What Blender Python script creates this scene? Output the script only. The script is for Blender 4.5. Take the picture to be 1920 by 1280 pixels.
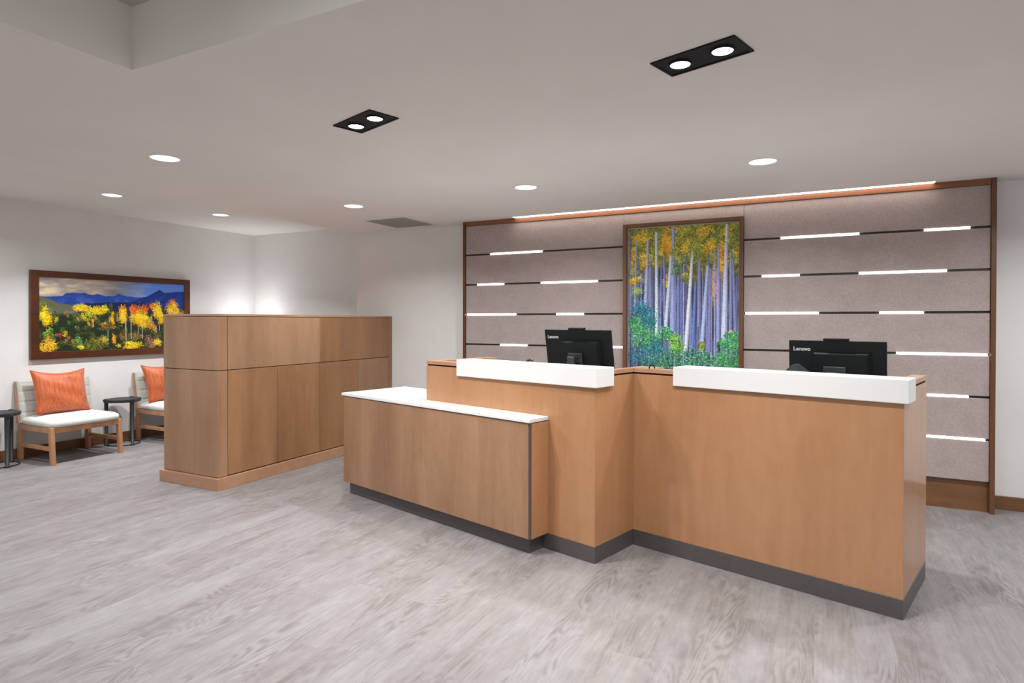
import bpy, bmesh, math, random
import numpy as np
from mathutils import Vector, Matrix
R = math.radians
random.seed(7)
for o in list(bpy.data.objects): bpy.data.objects.remove(o)
scene = bpy.context.scene
COL = scene.collection

# ------------------------------------------------------------------ camera
cam_d = bpy.data.cameras.new('camera'); cam = bpy.data.objects.new('camera', cam_d); COL.objects.link(cam)
cam_d.sensor_width = 36; cam_d.lens = 1137.35 / 1920 * 36; cam_d.shift_x = 0; cam_d.shift_y = -28.6 / 1920
cam_d.clip_start = .05; cam_d.clip_end = 60
YAW, PITCH, ROLL = .4643, .0081, .0011
cam.matrix_world = Matrix.Translation((0, 0, 1.37)) @ Matrix.Rotation(YAW, 4, 'Z') @ Matrix.Rotation(math.pi/2 - PITCH, 4, 'X') @ Matrix.Rotation(ROLL, 4, 'Z')
scene.camera = cam
# ------------------------------------------------------------------ colour and world
scene.view_settings.view_transform = 'Standard'; scene.view_settings.look = 'None'
scene.view_settings.gamma = 1; scene.view_settings.use_curve_mapping = False
scene.view_settings.exposure = -0.48
w = bpy.data.worlds.new('world'); scene.world = w; w.use_nodes = True
w.node_tree.nodes['Background'].inputs[0].default_value = (.95, .97, 1, 1)
w.node_tree.nodes['Background'].inputs[1].default_value = .0

def area(name, loc, sx, sy, power, col=(1, 1, 1), rot=(0, 0, 0), spread=180, shape='RECTANGLE'):
    d = bpy.data.lights.new(name, 'AREA'); d.shape = shape; d.size = sx
    if shape in ('RECTANGLE', 'ELLIPSE'): d.size_y = sy
    d.energy = power; d.color = col; d.spread = R(spread)
    o = bpy.data.objects.new(name, d); COL.objects.link(o); o.location = loc; o.rotation_euler = rot
    return o
# soft fill lights added out of view behind the camera, no windows built
area('front_fill_light', (-1.5, -3.38, 1.45), 7.5, 2.0, 50, (.945, .98, 1), (R(90), 0, 0))
area('side_fill_light', (3.88, 1.0, 1.5), 4.0, 1.7, 14, (.945, .98, 1), (R(90), 0, R(90)))  # second added fill, from the unseen right wall

W_DOWN, W_TWIN = 24.5, 19.0

# ------------------------------------------------------------------ helpers
def s2l(c):
    return tuple(((v/255)/12.92 if v/255 <= .04045 else ((v/255+.055)/1.055)**2.4) for v in c)
def tag(o, label=None, cat=None, group=None, kind=None):
    if label: o['label'] = label
    if cat: o['category'] = cat
    if group: o['group'] = group
    if kind: o['kind'] = kind
    return o
def empty(name, loc=(0, 0, 0), rz=0):
    o = bpy.data.objects.new(name, None); COL.objects.link(o); o.location = loc; o.rotation_euler = (0, 0, rz)
    o.empty_display_size = .05
    return o
def link(name, bm, mat, parent=None, smooth=False):
    me = bpy.data.meshes.new(name); bmesh.ops.recalc_face_normals(bm, faces=bm.faces); bm.to_mesh(me); bm.free()
    mats = mat if isinstance(mat, (list, tuple)) else [mat]
    for m_ in mats: me.materials.append(m_)
    if smooth:
        for p in me.polygons: p.use_smooth = True
    o = bpy.data.objects.new(name, me); COL.objects.link(o)
    if parent: o.parent = parent
    return o
def bx(bm, x0, x1, y0, y1, z0, z1, bev=0, seg=1, mi=0, mat4=None):
    r = bmesh.ops.create_cube(bm, size=1)
    vs = r['verts']
    M = Matrix.Translation(((x0+x1)/2, (y0+y1)/2, (z0+z1)/2)) @ Matrix.Diagonal((abs(x1-x0), abs(y1-y0), abs(z1-z0), 1))
    if mat4 is not None: M = mat4 @ M
    bmesh.ops.transform(bm, matrix=M, verts=vs)
    fs = set(f for v in vs for f in v.link_faces)
    for f in fs: f.material_index = mi
    if bev:
        es = list(set(e for v in vs for e in v.link_edges))
        bmesh.ops.bevel(bm, geom=es, offset=bev, segments=seg, affect='EDGES', profile=.5)
def box(name, x0, x1, y0, y1, z0, z1, mat, parent=None, bev=0, seg=1, smooth=False):
    bm = bmesh.new(); bx(bm, x0, x1, y0, y1, z0, z1, bev, seg)
    return link(name, bm, mat, parent, smooth)
def prism(bm, pts, z0, z1, mi=0):
    lo = [bm.verts.new((x, y, z0)) for x, y in pts]; hi = [bm.verts.new((x, y, z1)) for x, y in pts]
    n = len(pts); fs = [bm.faces.new(lo[::-1]), bm.faces.new(hi)]
    for i in range(n): fs.append(bm.faces.new((lo[i], lo[(i+1) % n], hi[(i+1) % n], hi[i])))
    for f in fs: f.material_index = mi
def tube(bm, pts, rad, seg=10, closed=False, cap=True):
    pts = [Vector(p) for p in pts]; n = len(pts)
    rads = rad if isinstance(rad, (list, tuple)) else [rad]*n
    rings = []; up = None
    for i, p in enumerate(pts):
        if closed: t = (pts[(i+1) % n]-pts[i-1]).normalized()
        else: t = (pts[min(i+1, n-1)]-pts[max(i-1, 0)]).normalized()
        if up is None: up = t.orthogonal().normalized()
        up = (up-t*up.dot(t)).normalized(); s = t.cross(up)
        rings.append([bm.verts.new(p+(up*math.cos(2*math.pi*k/seg)+s*math.sin(2*math.pi*k/seg))*rads[i]) for k in range(seg)])
    m = n if closed else n-1
    for i in range(m):
        a, b = rings[i], rings[(i+1) % n]
        for k in range(seg): bm.faces.new((a[k], a[(k+1) % seg], b[(k+1) % seg], b[k]))
    if not closed and cap: bm.faces.new(rings[0][::-1]); bm.faces.new(rings[-1])
def lathe(bm, prof, seg=40, cx=0, cy=0, mi=0):
    rings = [[bm.verts.new((cx+r*math.cos(2*math.pi*k/seg), cy+r*math.sin(2*math.pi*k/seg), z)) for k in range(seg)] for r, z in prof]
    for a, b in zip(rings, rings[1:]):
        for k in range(seg):
            f = bm.faces.new((a[k], a[(k+1) % seg], b[(k+1) % seg], b[k])); f.material_index = mi
    return rings
def copy_tree(o, parent=None):
    c = o.copy(); COL.objects.link(c); c.parent = parent
    for ch in list(o.children): copy_tree(ch, c)
    return c

# ------------------------------------------------------------------ materials
class NT:
    def __init__(s, name):
        s.m = bpy.data.materials.new(name); s.m.use_nodes = True; s.t = s.m.node_tree; s.b = s.t.nodes['Principled BSDF']
    def n(s, typ, **kw):
        nd = s.t.nodes.new('ShaderNode'+typ)
        for k, v in kw.items():
            if k.startswith('i_'):
                key = k[2:]; nd.inputs[int(key) if key.isdigit() else key.replace('_', ' ')].default_value = v
            else: setattr(nd, k, v)
        return nd
    def l(s, a, b): s.t.links.new(a, b)
    def math(s, op, a, b=None, c=None):
        nd = s.t.nodes.new('ShaderNodeMath'); nd.operation = op
        for i, v in enumerate((a, b, c)):
            if v is None: continue
            if hasattr(v, 'links') or isinstance(v, bpy.types.NodeSocket): s.l(v, nd.inputs[i])
            else: nd.inputs[i].default_value = v
        return nd.outputs[0]
    def ramp(s, fac, stops, interp='LINEAR'):
        nd = s.t.nodes.new('ShaderNodeValToRGB'); cr = nd.color_ramp; cr.interpolation = interp
        while len(cr.elements) < len(stops): cr.elements.new(.5)
        for e, (p, c) in zip(cr.elements, stops): e.position = p; e.color = (*s2l(c), 1) if max(c) > 1.001 else (*c, 1)
        s.l(fac, nd.inputs[0]); return nd.outputs[0]
    def mix(s, fac, a, b, blend='MIX'):
        nd = s.t.nodes.new('ShaderNodeMix'); nd.data_type = 'RGBA'; nd.blend_type = blend
        for sock, v in ((nd.inputs[0], fac), (nd.inputs[6], a), (nd.inputs[7], b)):
            if isinstance(v, bpy.types.NodeSocket): s.l(v, sock)
            elif isinstance(v, (int, float)): sock.default_value = v
            else: sock.default_value = (*s2l(v), 1)
        return nd.outputs[2]
    def obj(s, scale=(1, 1, 1), loc=(0, 0, 0), rot=(0, 0, 0)):
        tc = s.n('TexCoord'); mp = s.n('Mapping'); mp.inputs['Scale'].default_value = scale; mp.inputs['Location'].default_value = loc
        mp.inputs['Rotation'].default_value = rot
        s.l(tc.outputs['Object'], mp.inputs[0]); return mp.outputs[0]
    def noise(s, vec, scale=5, detail=4, rough=.5, dist=0):
        nd = s.n('TexNoise', i_Scale=scale, i_Detail=detail, i_Roughness=rough, i_Distortion=dist); s.l(vec, nd.inputs['Vector']); return nd.outputs[0]
    def bump(s, h, strength=.2, dist=.01):
        nd = s.n('Bump', i_Strength=strength, i_Distance=dist); s.l(h, nd.inputs['Height']); s.l(nd.outputs[0], s.b.inputs['Normal'])
    def set(s, **kw):
        for k, v in kw.items():
            key = k.replace('_', ' ')
            if key == 'Color': s.b.inputs['Base Color'].default_value = (*s2l(v), 1)
            else: s.b.inputs[key].default_value = v
        return s

def plain(name, col, rough=.5, metal=0, spec=.5, noise_amt=.04, nscale=30, coat=0, bump=0):
    m = NT(name); m.set(Roughness=rough, Metallic=metal)
    m.b.inputs['Specular IOR Level'].default_value = spec; m.b.inputs['Coat Weight'].default_value = coat
    f = m.noise(m.obj(), nscale, 3)
    d = tuple(max(0, c*(1-noise_amt)) for c in col); u = tuple(min(255, c*(1+noise_amt)) for c in col)
    m.l(m.ramp(f, [(.3, d), (.7, u)]), m.b.inputs['Base Color'])
    if bump: m.bump(f, bump, .002)
    return m.m
def emis(name, col, strength):
    m = NT(name); m.set(Color=(255, 255, 255), Roughness=.4)
    m.b.inputs['Emission Color'].default_value = (*s2l(col), 1); m.b.inputs['Emission Strength'].default_value = strength
    return m.m
M = {}
M['wall'] = plain('wall_paint', (234, 231, 228), .6, spec=.25, noise_amt=.01, nscale=3, bump=.0)
M['ceiling'] = plain('ceiling_paint', (236, 231, 227), .8, spec=.15, noise_amt=.008, nscale=2)
M['white_trim'] = plain('white_trim_metal', (232, 232, 230), .4, spec=.5)
M['solid'] = plain('white_solid_surface', (230, 230, 229), .25, spec=.5, noise_amt=.003, nscale=60)
M['kick'] = plain('dark_grey_laminate', (84, 79, 79), .35, spec=.5, noise_amt=.03)
M['channel'] = plain('dark_bronze_channel', (58, 50, 47), .5, metal=.3)
M['groove'] = plain('dark_reveal', (46, 28, 18), .8, spec=.1)
M['black'] = plain('matt_black_metal', (6, 7, 9), .5, spec=.2)
M['black_plastic'] = plain('black_plastic', (15, 19, 21), .6, spec=.22)
M['dark_plastic'] = plain('dark_grey_plastic', (44, 48, 50), .35, spec=.5)
M['iron'] = plain('dark_iron', (40, 41, 44), .55, metal=.15, noise_amt=.12, nscale=40)
M['chrome'] = plain('brushed_steel', (190, 190, 190), .25, metal=1)
M['screen'] = plain('screen_glass', (8, 9, 11), .12)
M['logo'] = plain('white_logo_print', (225, 228, 230), .5)
M['grille'] = plain('grey_grille', (176, 173, 164), .6, noise_amt=.03)
M['led'] = emis('led_lens', (252, 248, 255), 6)
M['slot'] = emis('slot_light_lens', (255, 243, 232), 7)
M['lens'] = emis('downlight_lens', (236, 246, 255), 3.2)
M['spot'] = emis('spot_lamp_face', (250, 253, 255), 10)

def wood(name, a, b, c, rough=.36, leaf=3.2, axis='z', coat=.15, seed=0.):
    """fine-grained maple veneer; grain runs along axis; broad leaves change tone"""
    m = NT(name); m.set(Roughness=rough); m.b.inputs['Coat Weight'].default_value = coat; m.b.inputs['Coat Roughness'].default_value = .1
    sc = {'z': ((1, 1, .12)), 'x': (.12, 1, 1), 'y': (1, .12, 1)}[axis]
    v = m.obj(sc, (seed, seed*.7, seed*.3))
    broad = m.noise(v, leaf, 2, .4, .3); fig = m.noise(v, 16, 5, .6, .6); fine = m.noise(v, 140, 3, .6)
    mot = m.noise(m.obj((1, 1, .7), (seed*2, 0, 0)), 14, 4, .6)
    f = m.math('ADD', m.math('MULTIPLY', broad, .55), m.math('MULTIPLY', fig, .3))
    f = m.math('ADD', f, m.math('MULTIPLY', fine, .08)); f = m.math('ADD', f, m.math('MULTIPLY', mot, .16))
    m.l(m.ramp(f, [(.38, a), (.54, b), (.70, c)]), m.b.inputs['Base Color'])
    m.bump(fine, .03, .001)
    return m.m
M['maple'] = wood('maple_veneer', (136, 98, 70), (154, 115, 86), (170, 131, 101))
M['maple_warm'] = wood('warm_maple_veneer', (162, 114, 78), (176, 128, 90), (187, 140, 102), leaf=1.6, seed=4, coat=.4)
M['maple_brown'] = wood('brown_maple_veneer', (141, 104, 76), (158, 119, 89), (172, 133, 102), leaf=4, seed=9)
M['maple_brown2'] = wood('amber_maple_veneer', (134, 94, 61), (151, 108, 73), (166, 122, 86), leaf=5, seed=15)
M['maple_edge'] = wood('maple_edge', (160, 118, 88), (173, 130, 100), (184, 142, 112), axis='x', seed=2)
M['trim_wood'] = wood('stained_trim_wood', (88, 54, 32), (104, 66, 40), (118, 78, 50), seed=5, rough=.4)
M['trim_wood_h'] = wood('stained_header_wood', (110, 66, 38), (130, 80, 48), (144, 92, 58), axis='x', seed=5, rough=.4)
M['base_wood'] = wood('stained_base_wood', (102, 68, 40), (122, 82, 50), (138, 96, 62), axis='x', seed=6, rough=.4)
M['frame_wood'] = wood('walnut_frame_wood', (74, 36, 16), (96, 50, 24), (112, 62, 32), axis='y', seed=7, rough=.4)
M['chair_wood'] = wood('light_oak', (176, 124, 88), (196, 144, 106), (210, 160, 122), leaf=8, seed=3, rough=.45)

def fabric(name, a, b, scale=260, rough=.95, bump=.25, sheen=.2):
    m = NT(name); m.set(Roughness=rough); m.b.inputs['Specular IOR Level'].default_value = .1
    m.b.inputs['Sheen Weight'].default_value = sheen
    f1 = m.noise(m.obj((1, 1, .35)), scale, 2); f2 = m.noise(m.obj((.35, 1, 1)), scale, 2); big = m.noise(m.obj(), 9, 3)
    f = m.math('ADD', m.math('MULTIPLY', f1, .4), m.math('ADD', m.math('MULTIPLY', f2, .4), m.math('MULTIPLY', big, .2)))
    m.l(m.ramp(f, [(.38, a), (.62, b)]), m.b.inputs['Base Color']); m.bump(f, bump, .001)
    return m.m
M['panel_fabric'] = fabric('taupe_panel_fabric', (161, 146, 142), (181, 166, 162))
M['seat_fabric'] = fabric('light_grey_upholstery', (205, 203, 196), (226, 224, 218), 200)
M['back_fabric'] = fabric('grey_beige_upholstery', (186, 186, 176), (208, 207, 198), 200)

def pillow_mat():
    m = NT('orange_silk'); m.set(Roughness=.5); m.b.inputs['Sheen Weight'].default_value = .4
    f = m.noise(m.obj((1, 1, .06)), 95, 3, .6, .2); g = m.noise(m.obj(), 9, 3)
    z = m.math('ADD', m.math('MULTIPLY', f, .7), m.math('MULTIPLY', g, .3))
    m.l(m.ramp(z, [(.36, (158, 68, 24)), (.5, (190, 87, 37)), (.64, (206, 108, 54))]), m.b.inputs['Base Color'])
    m.bump(m.noise(m.obj((1, 1, .35)), 14, 3), .5, .012)
    return m.m
M['pillow'] = pillow_mat()
M['piping'] = plain('orange_piping', (190, 84, 44), .6)

def floor_mat():
    m = NT('whitewashed_plank_floor'); m.set(Roughness=.42); m.b.inputs['Specular IOR Level'].default_value = .4
    tc = m.n('TexCoord'); sp = m.n('SeparateXYZ'); m.l(tc.outputs['Object'], sp.inputs[0])
    X, Y = sp.outputs[0], sp.outputs[1]
    PW, PL = .152, 1.22
    cx = m.math('DIVIDE', X, PW); ix = m.math('FLOOR', cx); fx = m.math('FRACT', cx)
    wn = m.n('TexWhiteNoise', noise_dimensions='1D'); m.l(ix, wn.inputs['W'])
    cy = m.math('ADD', m.math('DIVIDE', Y, PL), m.math('MULTIPLY', wn.outputs['Value'], 7.3)); iy = m.math('FLOOR', cy); fy = m.math('FRACT', cy)
    idn = m.math('ADD', m.math('MULTIPLY', ix, 3.17), m.math('MULTIPLY', iy, 11.7))
    wn2 = m.n('TexWhiteNoise', noise_dimensions='1D'); m.l(idn, wn2.inputs['W']); rnd = wn2.outputs['Value']
    wn3 = m.n('TexWhiteNoise', noise_dimensions='1D'); m.l(m.math('ADD', idn, 5.5), wn3.inputs['W']); rnd2 = wn3.outputs['Value']
    cb = m.n('CombineXYZ'); m.l(X, cb.inputs[0]); m.l(Y, cb.inputs[1]); m.l(m.math('MULTIPLY', rnd, 40), cb.inputs[2])
    def mapped(sx, sy, extra=0):
        mp = m.n('Mapping'); mp.inputs['Scale'].default_value = (sx, sy, 1); mp.inputs['Location'].default_value = (extra, extra, extra); m.l(cb.outputs[0], mp.inputs[0]); return mp.outputs[0]
    # cathedral figure: contour lines of a stretched noise field
    field = m.noise(mapped(5.5, .95), 1.0, 2, .45, .25)
    jit = m.noise(mapped(60, 9), 1, 3, .6)
    ph = m.math('ADD', m.math('MULTIPLY', field, 150), m.math('MULTIPLY', jit, 2.6))
    rings = m.math('MULTIPLY_ADD', m.math('SINE', ph), .5, .5)
    mask = m.ramp(m.noise(mapped(4.5, 1.3, 3.3), 1, 3, .5), [(.44, (0, 0, 0)), (.58, (1, 1, 1))])
    grain = m.noise(mapped(90, 3.5), 1, 4, .65)
    blotch = m.noise(mapped(9, 1.5, 7), 1, 5, .62, .6)
    cloud = m.noise(mapped(22, 9, 1), 1, 5, .7)
    base = m.ramp(blotch, [(.30, (116, 108, 107)), (.42, (130, 123, 122)), (.55, (141, 138, 137)), (.68, (152, 148, 147))])
    tint = m.ramp(rnd2, [(0, (123, 116, 115)), (.35, (138, 134, 133)), (.62, (134, 126, 125)), (.85, (145, 143, 144)), (1, (120, 115, 116))])
    c = m.mix(.50, base, tint)
    dark = m.math('MULTIPLY', m.math('MULTIPLY', m.math('POWER', rings, 1.5), mask), .62)
    c = m.mix(dark, c, (106, 97, 96))
    g2 = m.ramp(grain, [(.44, (0, 0, 0)), (.68, (1, 1, 1))])
    c = m.mix(m.math('MULTIPLY', g2, .34), c, (108, 98, 97))
    cl = m.ramp(cloud, [(.46, (0, 0, 0)), (.64, (1, 1, 1))])
    c = m.mix(m.math('MULTIPLY', cl, .34), c, (157, 155, 155))
    ex = m.math('MINIMUM', fx, m.math('SUBTRACT', 1, fx)); ey = m.math('MINIMUM', fy, m.math('SUBTRACT', 1, fy))
    gx = m.math('LESS_THAN', ex, .0075); gy = m.math('LESS_THAN', ey, .0010)
    c = m.mix(m.math('MULTIPLY', m.math('MAXIMUM', gx, gy), .28), c, (120, 110, 106))
    m.l(c, m.b.inputs['Base Color'])
    m.l(m.math('MULTIPLY_ADD', grain, .2, .34), m.b.inputs['Roughness'])
    m.bump(m.math('MULTIPLY_ADD', rings, .2, grain), .06, .001)
    return m.m
M['floor'] = floor_mat()
def tile_mat():
    m = NT('acoustic_tile'); m.set(Roughness=.9)
    br = m.n('TexBrick', offset=0, i_Scale=1.0); br.inputs['Brick Width'].default_value = .6; br.inputs['Row Height'].default_value = .6; br.inputs['Mortar Size'].default_value = .012
    br.inputs['Color1'].default_value = (*s2l((200, 196, 186)), 1); br.inputs['Color2'].default_value = (*s2l((206, 200, 190)), 1); br.inputs['Mortar'].default_value = (*s2l((70, 62, 48)), 1)
    m.l(m.obj((1, 1, 1), (.12, .1, 0)), br.inputs['Vector']); m.l(br.outputs[0], m.b.inputs['Base Color'])
    return m.m
M['tile'] = tile_mat()

# ------------------------------------------------------------------ room dimensions (metres; camera stands at the origin)
ZC, ZH = 2.393, 2.574                      # main ceiling, raised strip over the seating
XW, YW, YN, XS = -7.11, 5.565, 6.04, -4.83 # left wall, back wall, niche wall, edge of main ceiling
XR, YF = 4.0, -3.5
def struct(o): o['kind'] = 'structure'; return o
struct(box('floor', XW-.1, XR+.1, YF-.1, YN+.1, -.1, 0, M['floor']))
struct(box('wall_left', XW-.12, XW, YF-.1, YN+.1, 0, ZH+.1, M['wall']))
bm = bmesh.new(); bx(bm, XS, XR+.1, YW, YN+.1, 0, ZC+.25); bx(bm, XW, XS, YN, YN+.1, 0, ZH+.1)
struct(link('wall_back', bm, M['wall']))
struct(box('wall_right', XR, XR+.12, YF-.1, YW, 0, ZC+.3, M['wall']))
struct(box('wall_front', XW, XR, YF-.12, YF, 0, ZC+.3, M['wall']))
# ceiling with coffer (corner nearest the wall at x -2.5, y 1.527) and raised strip
CX0, CX1, CY0, CY1, CZ = -2.499, 2.9, -2.6, 1.527, 2.65
bm = bmesh.new()
for (x0, x1, y0, y1) in ((XS, CX0, YF, YW), (CX1, XR, YF, YW), (CX0, CX1, CY1, YW), (CX0, CX1, YF, CY0)):
    bx(bm, x0, x1, y0, y1, ZC, CZ+.05)
bx(bm, XW, XS, YF, YN, ZH, CZ+.05)
bx(bm, CX0, CX1, CY0, CY1, CZ, CZ+.05, mi=1)
struct(link('ceiling', bm, [M['ceiling'], M['tile']]))

# baseboards
struct(box('baseboard_left', XW, XW+.014, YF, YN, 0, .1, M['base_wood'], bev=.003))
bm = bmesh.new(); bx(bm, 1.142, XR, YW-.014, YW, 0, .098, .003); bx(bm, -4.26, -3.266, YW-.014, YW, 0, .098, .003); bx(bm, XW+.014, XS, YN-.014, YN, 0, .1, .003)
struct(link('baseboard_back', bm, M['base_wood']))

# ------------------------------------------------------------------ feature wall
YP = 5.402; XL, XRR = -3.239, 1.113; F1, F2 = -1.567, -.541; ZT = 2.349
zl = [None] + [1.4392+(3-k)*.3056 for k in range(1, 7)]; GAP = .0085
fw = empty('accent_wall', (0, 0, 0))
tag(fw, 'taupe fabric accent wall behind the desks with horizontal dark reveals and lit strips', 'wall panelling')
box('backing', XL, XRR, YP+.03, YW-.002, .222, ZC-.002, M['channel'], fw)
def upanel(x0, x1, z0, z1): box('fabric_panel', x0, x1, YP, YP+.029, z0, z1, M['panel_fabric'], fw, bev=.003, seg=2)
rows = [ZT-.001] + [z for z in zl[1:]] + [.222]
for (x0, x1) in ((XL, F1), (F2+.002, XRR)):
    for i in range(7):
        zt = rows[i] - (GAP if i else 0); zb = rows[i+1] + (GAP if i < 6 else 0)
        upanel(x0, x1, zb, zt)
upanel(F1+.001, F2+.0005, 2.247, ZT-.001)
upanel(F1+.001, F2+.0005, .222, .80)
box('wood_header', XL, XRR, YP-.012, YW-.002, ZT, ZC-.001, M['trim_wood_h'], fw)
box('base_board', XL, XRR, YP+.025, YW-.002, 0.001, .221, M['base_wood'], fw)
for x0, x1 in ((XL-.026, XL-.001), (XRR+.001, XRR+.03)):
    box('side_trim', x0, x1, YP-.022 if x0 > 0 else YP-.02, YW-.001, 0.001, ZC-.001, M['trim_wood'], fw, bev=.0015)
# metal reveal channels in each row, then the lit segments
SEG = {('L', 1): [(-2.953, -2.381)], ('L', 2): [(-3.103, -2.801), (-2.392, -1.817)], ('L', 3): [(-3.225, -2.664), (-2.23, -1.954)],
       ('L', 4): [(-2.837, -2.541), (-1.9, -1.58)], ('L', 5): [(-3.1, -2.6)], ('L', 6): [(-2.5, -1.8)],
       ('R', 1): [(-.259, .297), (.717, .994)], ('R', 2): [(-.4, -.118), (.297, .857)], ('R', 3): [(-.525, .02), (.435, .717)],
       ('R', 4): [(.546, 1.10)], ('R', 5): [(-.3, .2), (.727, .991)], ('R', 6): [(.50, 1.09)]}
for (side, k), segs in SEG.items():
    x0, x1 = (XL, F1) if side == 'L' else (F2+.002, XRR)
    cuts = [x0] + [v for s in segs for v in s] + [x1]
    bm = bmesh.new()
    for i in range(0, len(cuts), 2):
        if cuts[i+1]-cuts[i] > .02: bx(bm, cuts[i], cuts[i+1], YP+.012, YP+.03, zl[k]-GAP+.0005, zl[k]+GAP-.0005)
    link('reveal_channel', bm, M['channel'], fw)
    for a, b in segs:
        o = box('led_strip', a, b, YP-.004, YP+.03, zl[k]-GAP+.0005, zl[k]+GAP-.0005, M['led'], fw, bev=.002)
        o['label'] = 'glowing white light strip'

# framed aspen print set into the panelling (painted below)
def paint_mesh(name, img, origin, du, dv, parent, rough=.35):
    """a flat print: one grid face per painted dot, colours kept as a mesh attribute"""
    h, w_, _ = img.shape
    me = bpy.data.meshes.new(name)
    us = np.linspace(0, 1, w_+1); vs = np.linspace(0, 1, h+1)
    U, V = np.meshgrid(us, vs)
    P = np.array(origin)[None, None] + U[..., None]*np.array(du) + V[..., None]*np.array(dv)
    co = P.reshape(-1, 3)
    idx = np.arange((h+1)*(w_+1)).reshape(h+1, w_+1)
    q = np.stack([idx[:-1, :-1], idx[1:, :-1], idx[1:, 1:], idx[:-1, 1:]], -1).reshape(-1, 4)
    me.vertices.add(len(co)); me.vertices.foreach_set('co', co.astype(np.float32).ravel())
    me.loops.add(q.size); me.loops.foreach_set('vertex_index', q.ravel().astype(np.int32))
    me.polygons.add(len(q)); me.polygons.foreach_set('loop_start', (np.arange(len(q))*4).astype(np.int32)); me.polygons.foreach_set('loop_total', np.full(len(q), 4, np.int32))
    me.update()
    c = np.clip(img, 0, 1); lin = np.where(c <= .04045, c/12.92, ((c+.055)/1.055)**2.4)
    pad = np.pad(lin, ((0, 1), (0, 1), (0, 0)), mode='edge')
    col = np.ones(((h+1)*(w_+1), 4), np.float32); col[:, :3] = pad.reshape(-1, 3)
    at = me.color_attributes.new('print', 'FLOAT_COLOR', 'POINT'); at.data.foreach_set('color', col.ravel())
    m = NT(name+'_ink'); m.set(Roughness=rough); a = m.n('VertexColor'); a.layer_name = 'print'
    m.l(a.outputs[0], m.b.inputs['Base Color'])
    me.materials.append(m.m)
    o = bpy.data.objects.new(name, me); COL.objects.link(o); o.parent = parent
    return o
rng = np.random.default_rng(11)
def vnoise(h, w_, sx, sy, octv=3):
    out = np.zeros((h, w_)); amp = 1; tot = 0
    for _ in range(octv):
        gy, gx = max(2, int(sy)+2), max(2, int(sx)+2); g = rng.random((gy, gx))
        yy = np.linspace(0, gy-1.001, h); xx = np.linspace(0, gx-1.001, w_); y0 = yy.astype(int); x0 = xx.astype(int)
        fy = (yy-y0)[:, None]; fx = (xx-x0)[None]; fy = fy*fy*(3-2*fy); fx = fx*fx*(3-2*fx)
        a = g[y0][:, x0]*(1-fx)+g[y0][:, x0+1]*fx; b = g[y0+1][:, x0]*(1-fx)+g[y0+1][:, x0+1]*fx
        out += amp*(a*(1-fy)+b*fy); tot += amp; amp *= .5; sx *= 2; sy *= 2
    return out/tot
class Canvas:
    def __init__(s, w_, h, asp): s.w, s.h = w_, h; s.im = np.zeros((h, w_, 3)); s.asp = asp
    def blend(s, mask, col):
        col = np.array(col)/255.; s.im += (col-s.im)*mask[..., None]
    def dots(s, cx, cy, rx, ry, cols, n, size=1.4, jit=22, hollow=0):
        """speckled foliage: n small irregular dabs inside an ellipse; coordinates 0..1"""
        nc = max(3, int(n/22)); cl = []
        for _ in range(nc):
            a = rng.random()*2*math.pi; r = math.sqrt(rng.random())*.86; cl.append((cx+rx*r*math.cos(a), cy+ry*r*math.sin(a), rng.normal(0, 20)))
        for _ in range(int(n*1.25)):
            c0 = cl[rng.integers(nc)]; gx, gy = rng.normal(0, .26, 2)
            x = int((c0[0]+rx*gx)*s.w); y = int((c0[1]+ry*gy)*s.h); tone = c0[2]-26*gy/.26*.5
            k = max(1, int(round(size*(.6+.9*rng.random())))); k2 = max(1, int(round(size*(.6+.9*rng.random()))))
            if x < 0 or y < 0 or x >= s.w or y >= s.h: continue
            c = np.array(cols[rng.integers(len(cols))], float)*(1+tone/130)+rng.normal(0, jit)*np.array([1, .9, .6])
            sl = s.im[y:y+k2, x:x+k]; sl += (np.clip(c, 0, 255)/255-sl)*.85
    def trunk(s, x0, y0, x1, y1, w0, w1, col, marks=True, shade=.75):
        ya, yb = int(max(0, y0)*s.h), int(min(1, y1)*s.h)
        for y in range(ya, yb):
            t = (y/s.h-y0)/max(1e-6, y1-y0); xc = (x0+(x1-x0)*t)*s.w; hw = (w0+(w1-w0)*t)*s.w/2
            for x in range(int(xc-hw-.5), int(xc+hw+1.5)):
                if 0 <= x < s.w:
                    q = (x+.5-xc)/max(hw, .5)
                    if abs(q) > 1.15: continue
                    c = np.array(col, float)*(1-.28*max(0, q)-.06*abs(q)) + rng.normal(0, 9)
                    if marks and rng.random() < .05: c = c*.4
                    s.im[y, x] = np.clip(c, 0, 255)/255*.9+s.im[y, x]*.1

# --- aspen forest: positions measured on the print, 765 x 985 zoom units
CW, CH = 290, 412
cv = Canvas(CW, CH, 1)
n1 = vnoise(CH, CW, 9, 12, 4); n2 = vnoise(CH, CW, 60, 8, 3); n3 = vnoise(CH, CW, 40, 50, 3)
yy = np.linspace(0, 1, CH)[:, None]*np.ones((1, CW)); xx = np.linspace(0, 1, CW)[None]*np.ones((CH, 1))
cv.im[:] = np.array((50, 54, 88))/255.
cv.blend(np.clip((n2-.45)*4, 0, 1)*.8, (112, 118, 160)); cv.blend(np.clip((.42-n2)*5, 0, 1)*.9, (34, 30, 48))
top = np.clip((.42-yy+(n1-.5)*.35)*5, 0, 1)
cv.blend(top, (112, 104, 32)); cv.blend(top*np.clip((n3-.5)*5, 0, 1), (168, 146, 40)); cv.blend(top*np.clip((.42-n3)*5, 0, 1), (58, 64, 26))
X0, Y0, SX, SY = 160., 150., 765., 1225.
def px(x): return (x-X0)/SX
def py(y): return (y-Y0)/SY
def fol(x, y, rx, ry, cols, n, size=2.2): cv.dots(px(x), py(y), rx/SX, ry/SY, cols, n, size)
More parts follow.
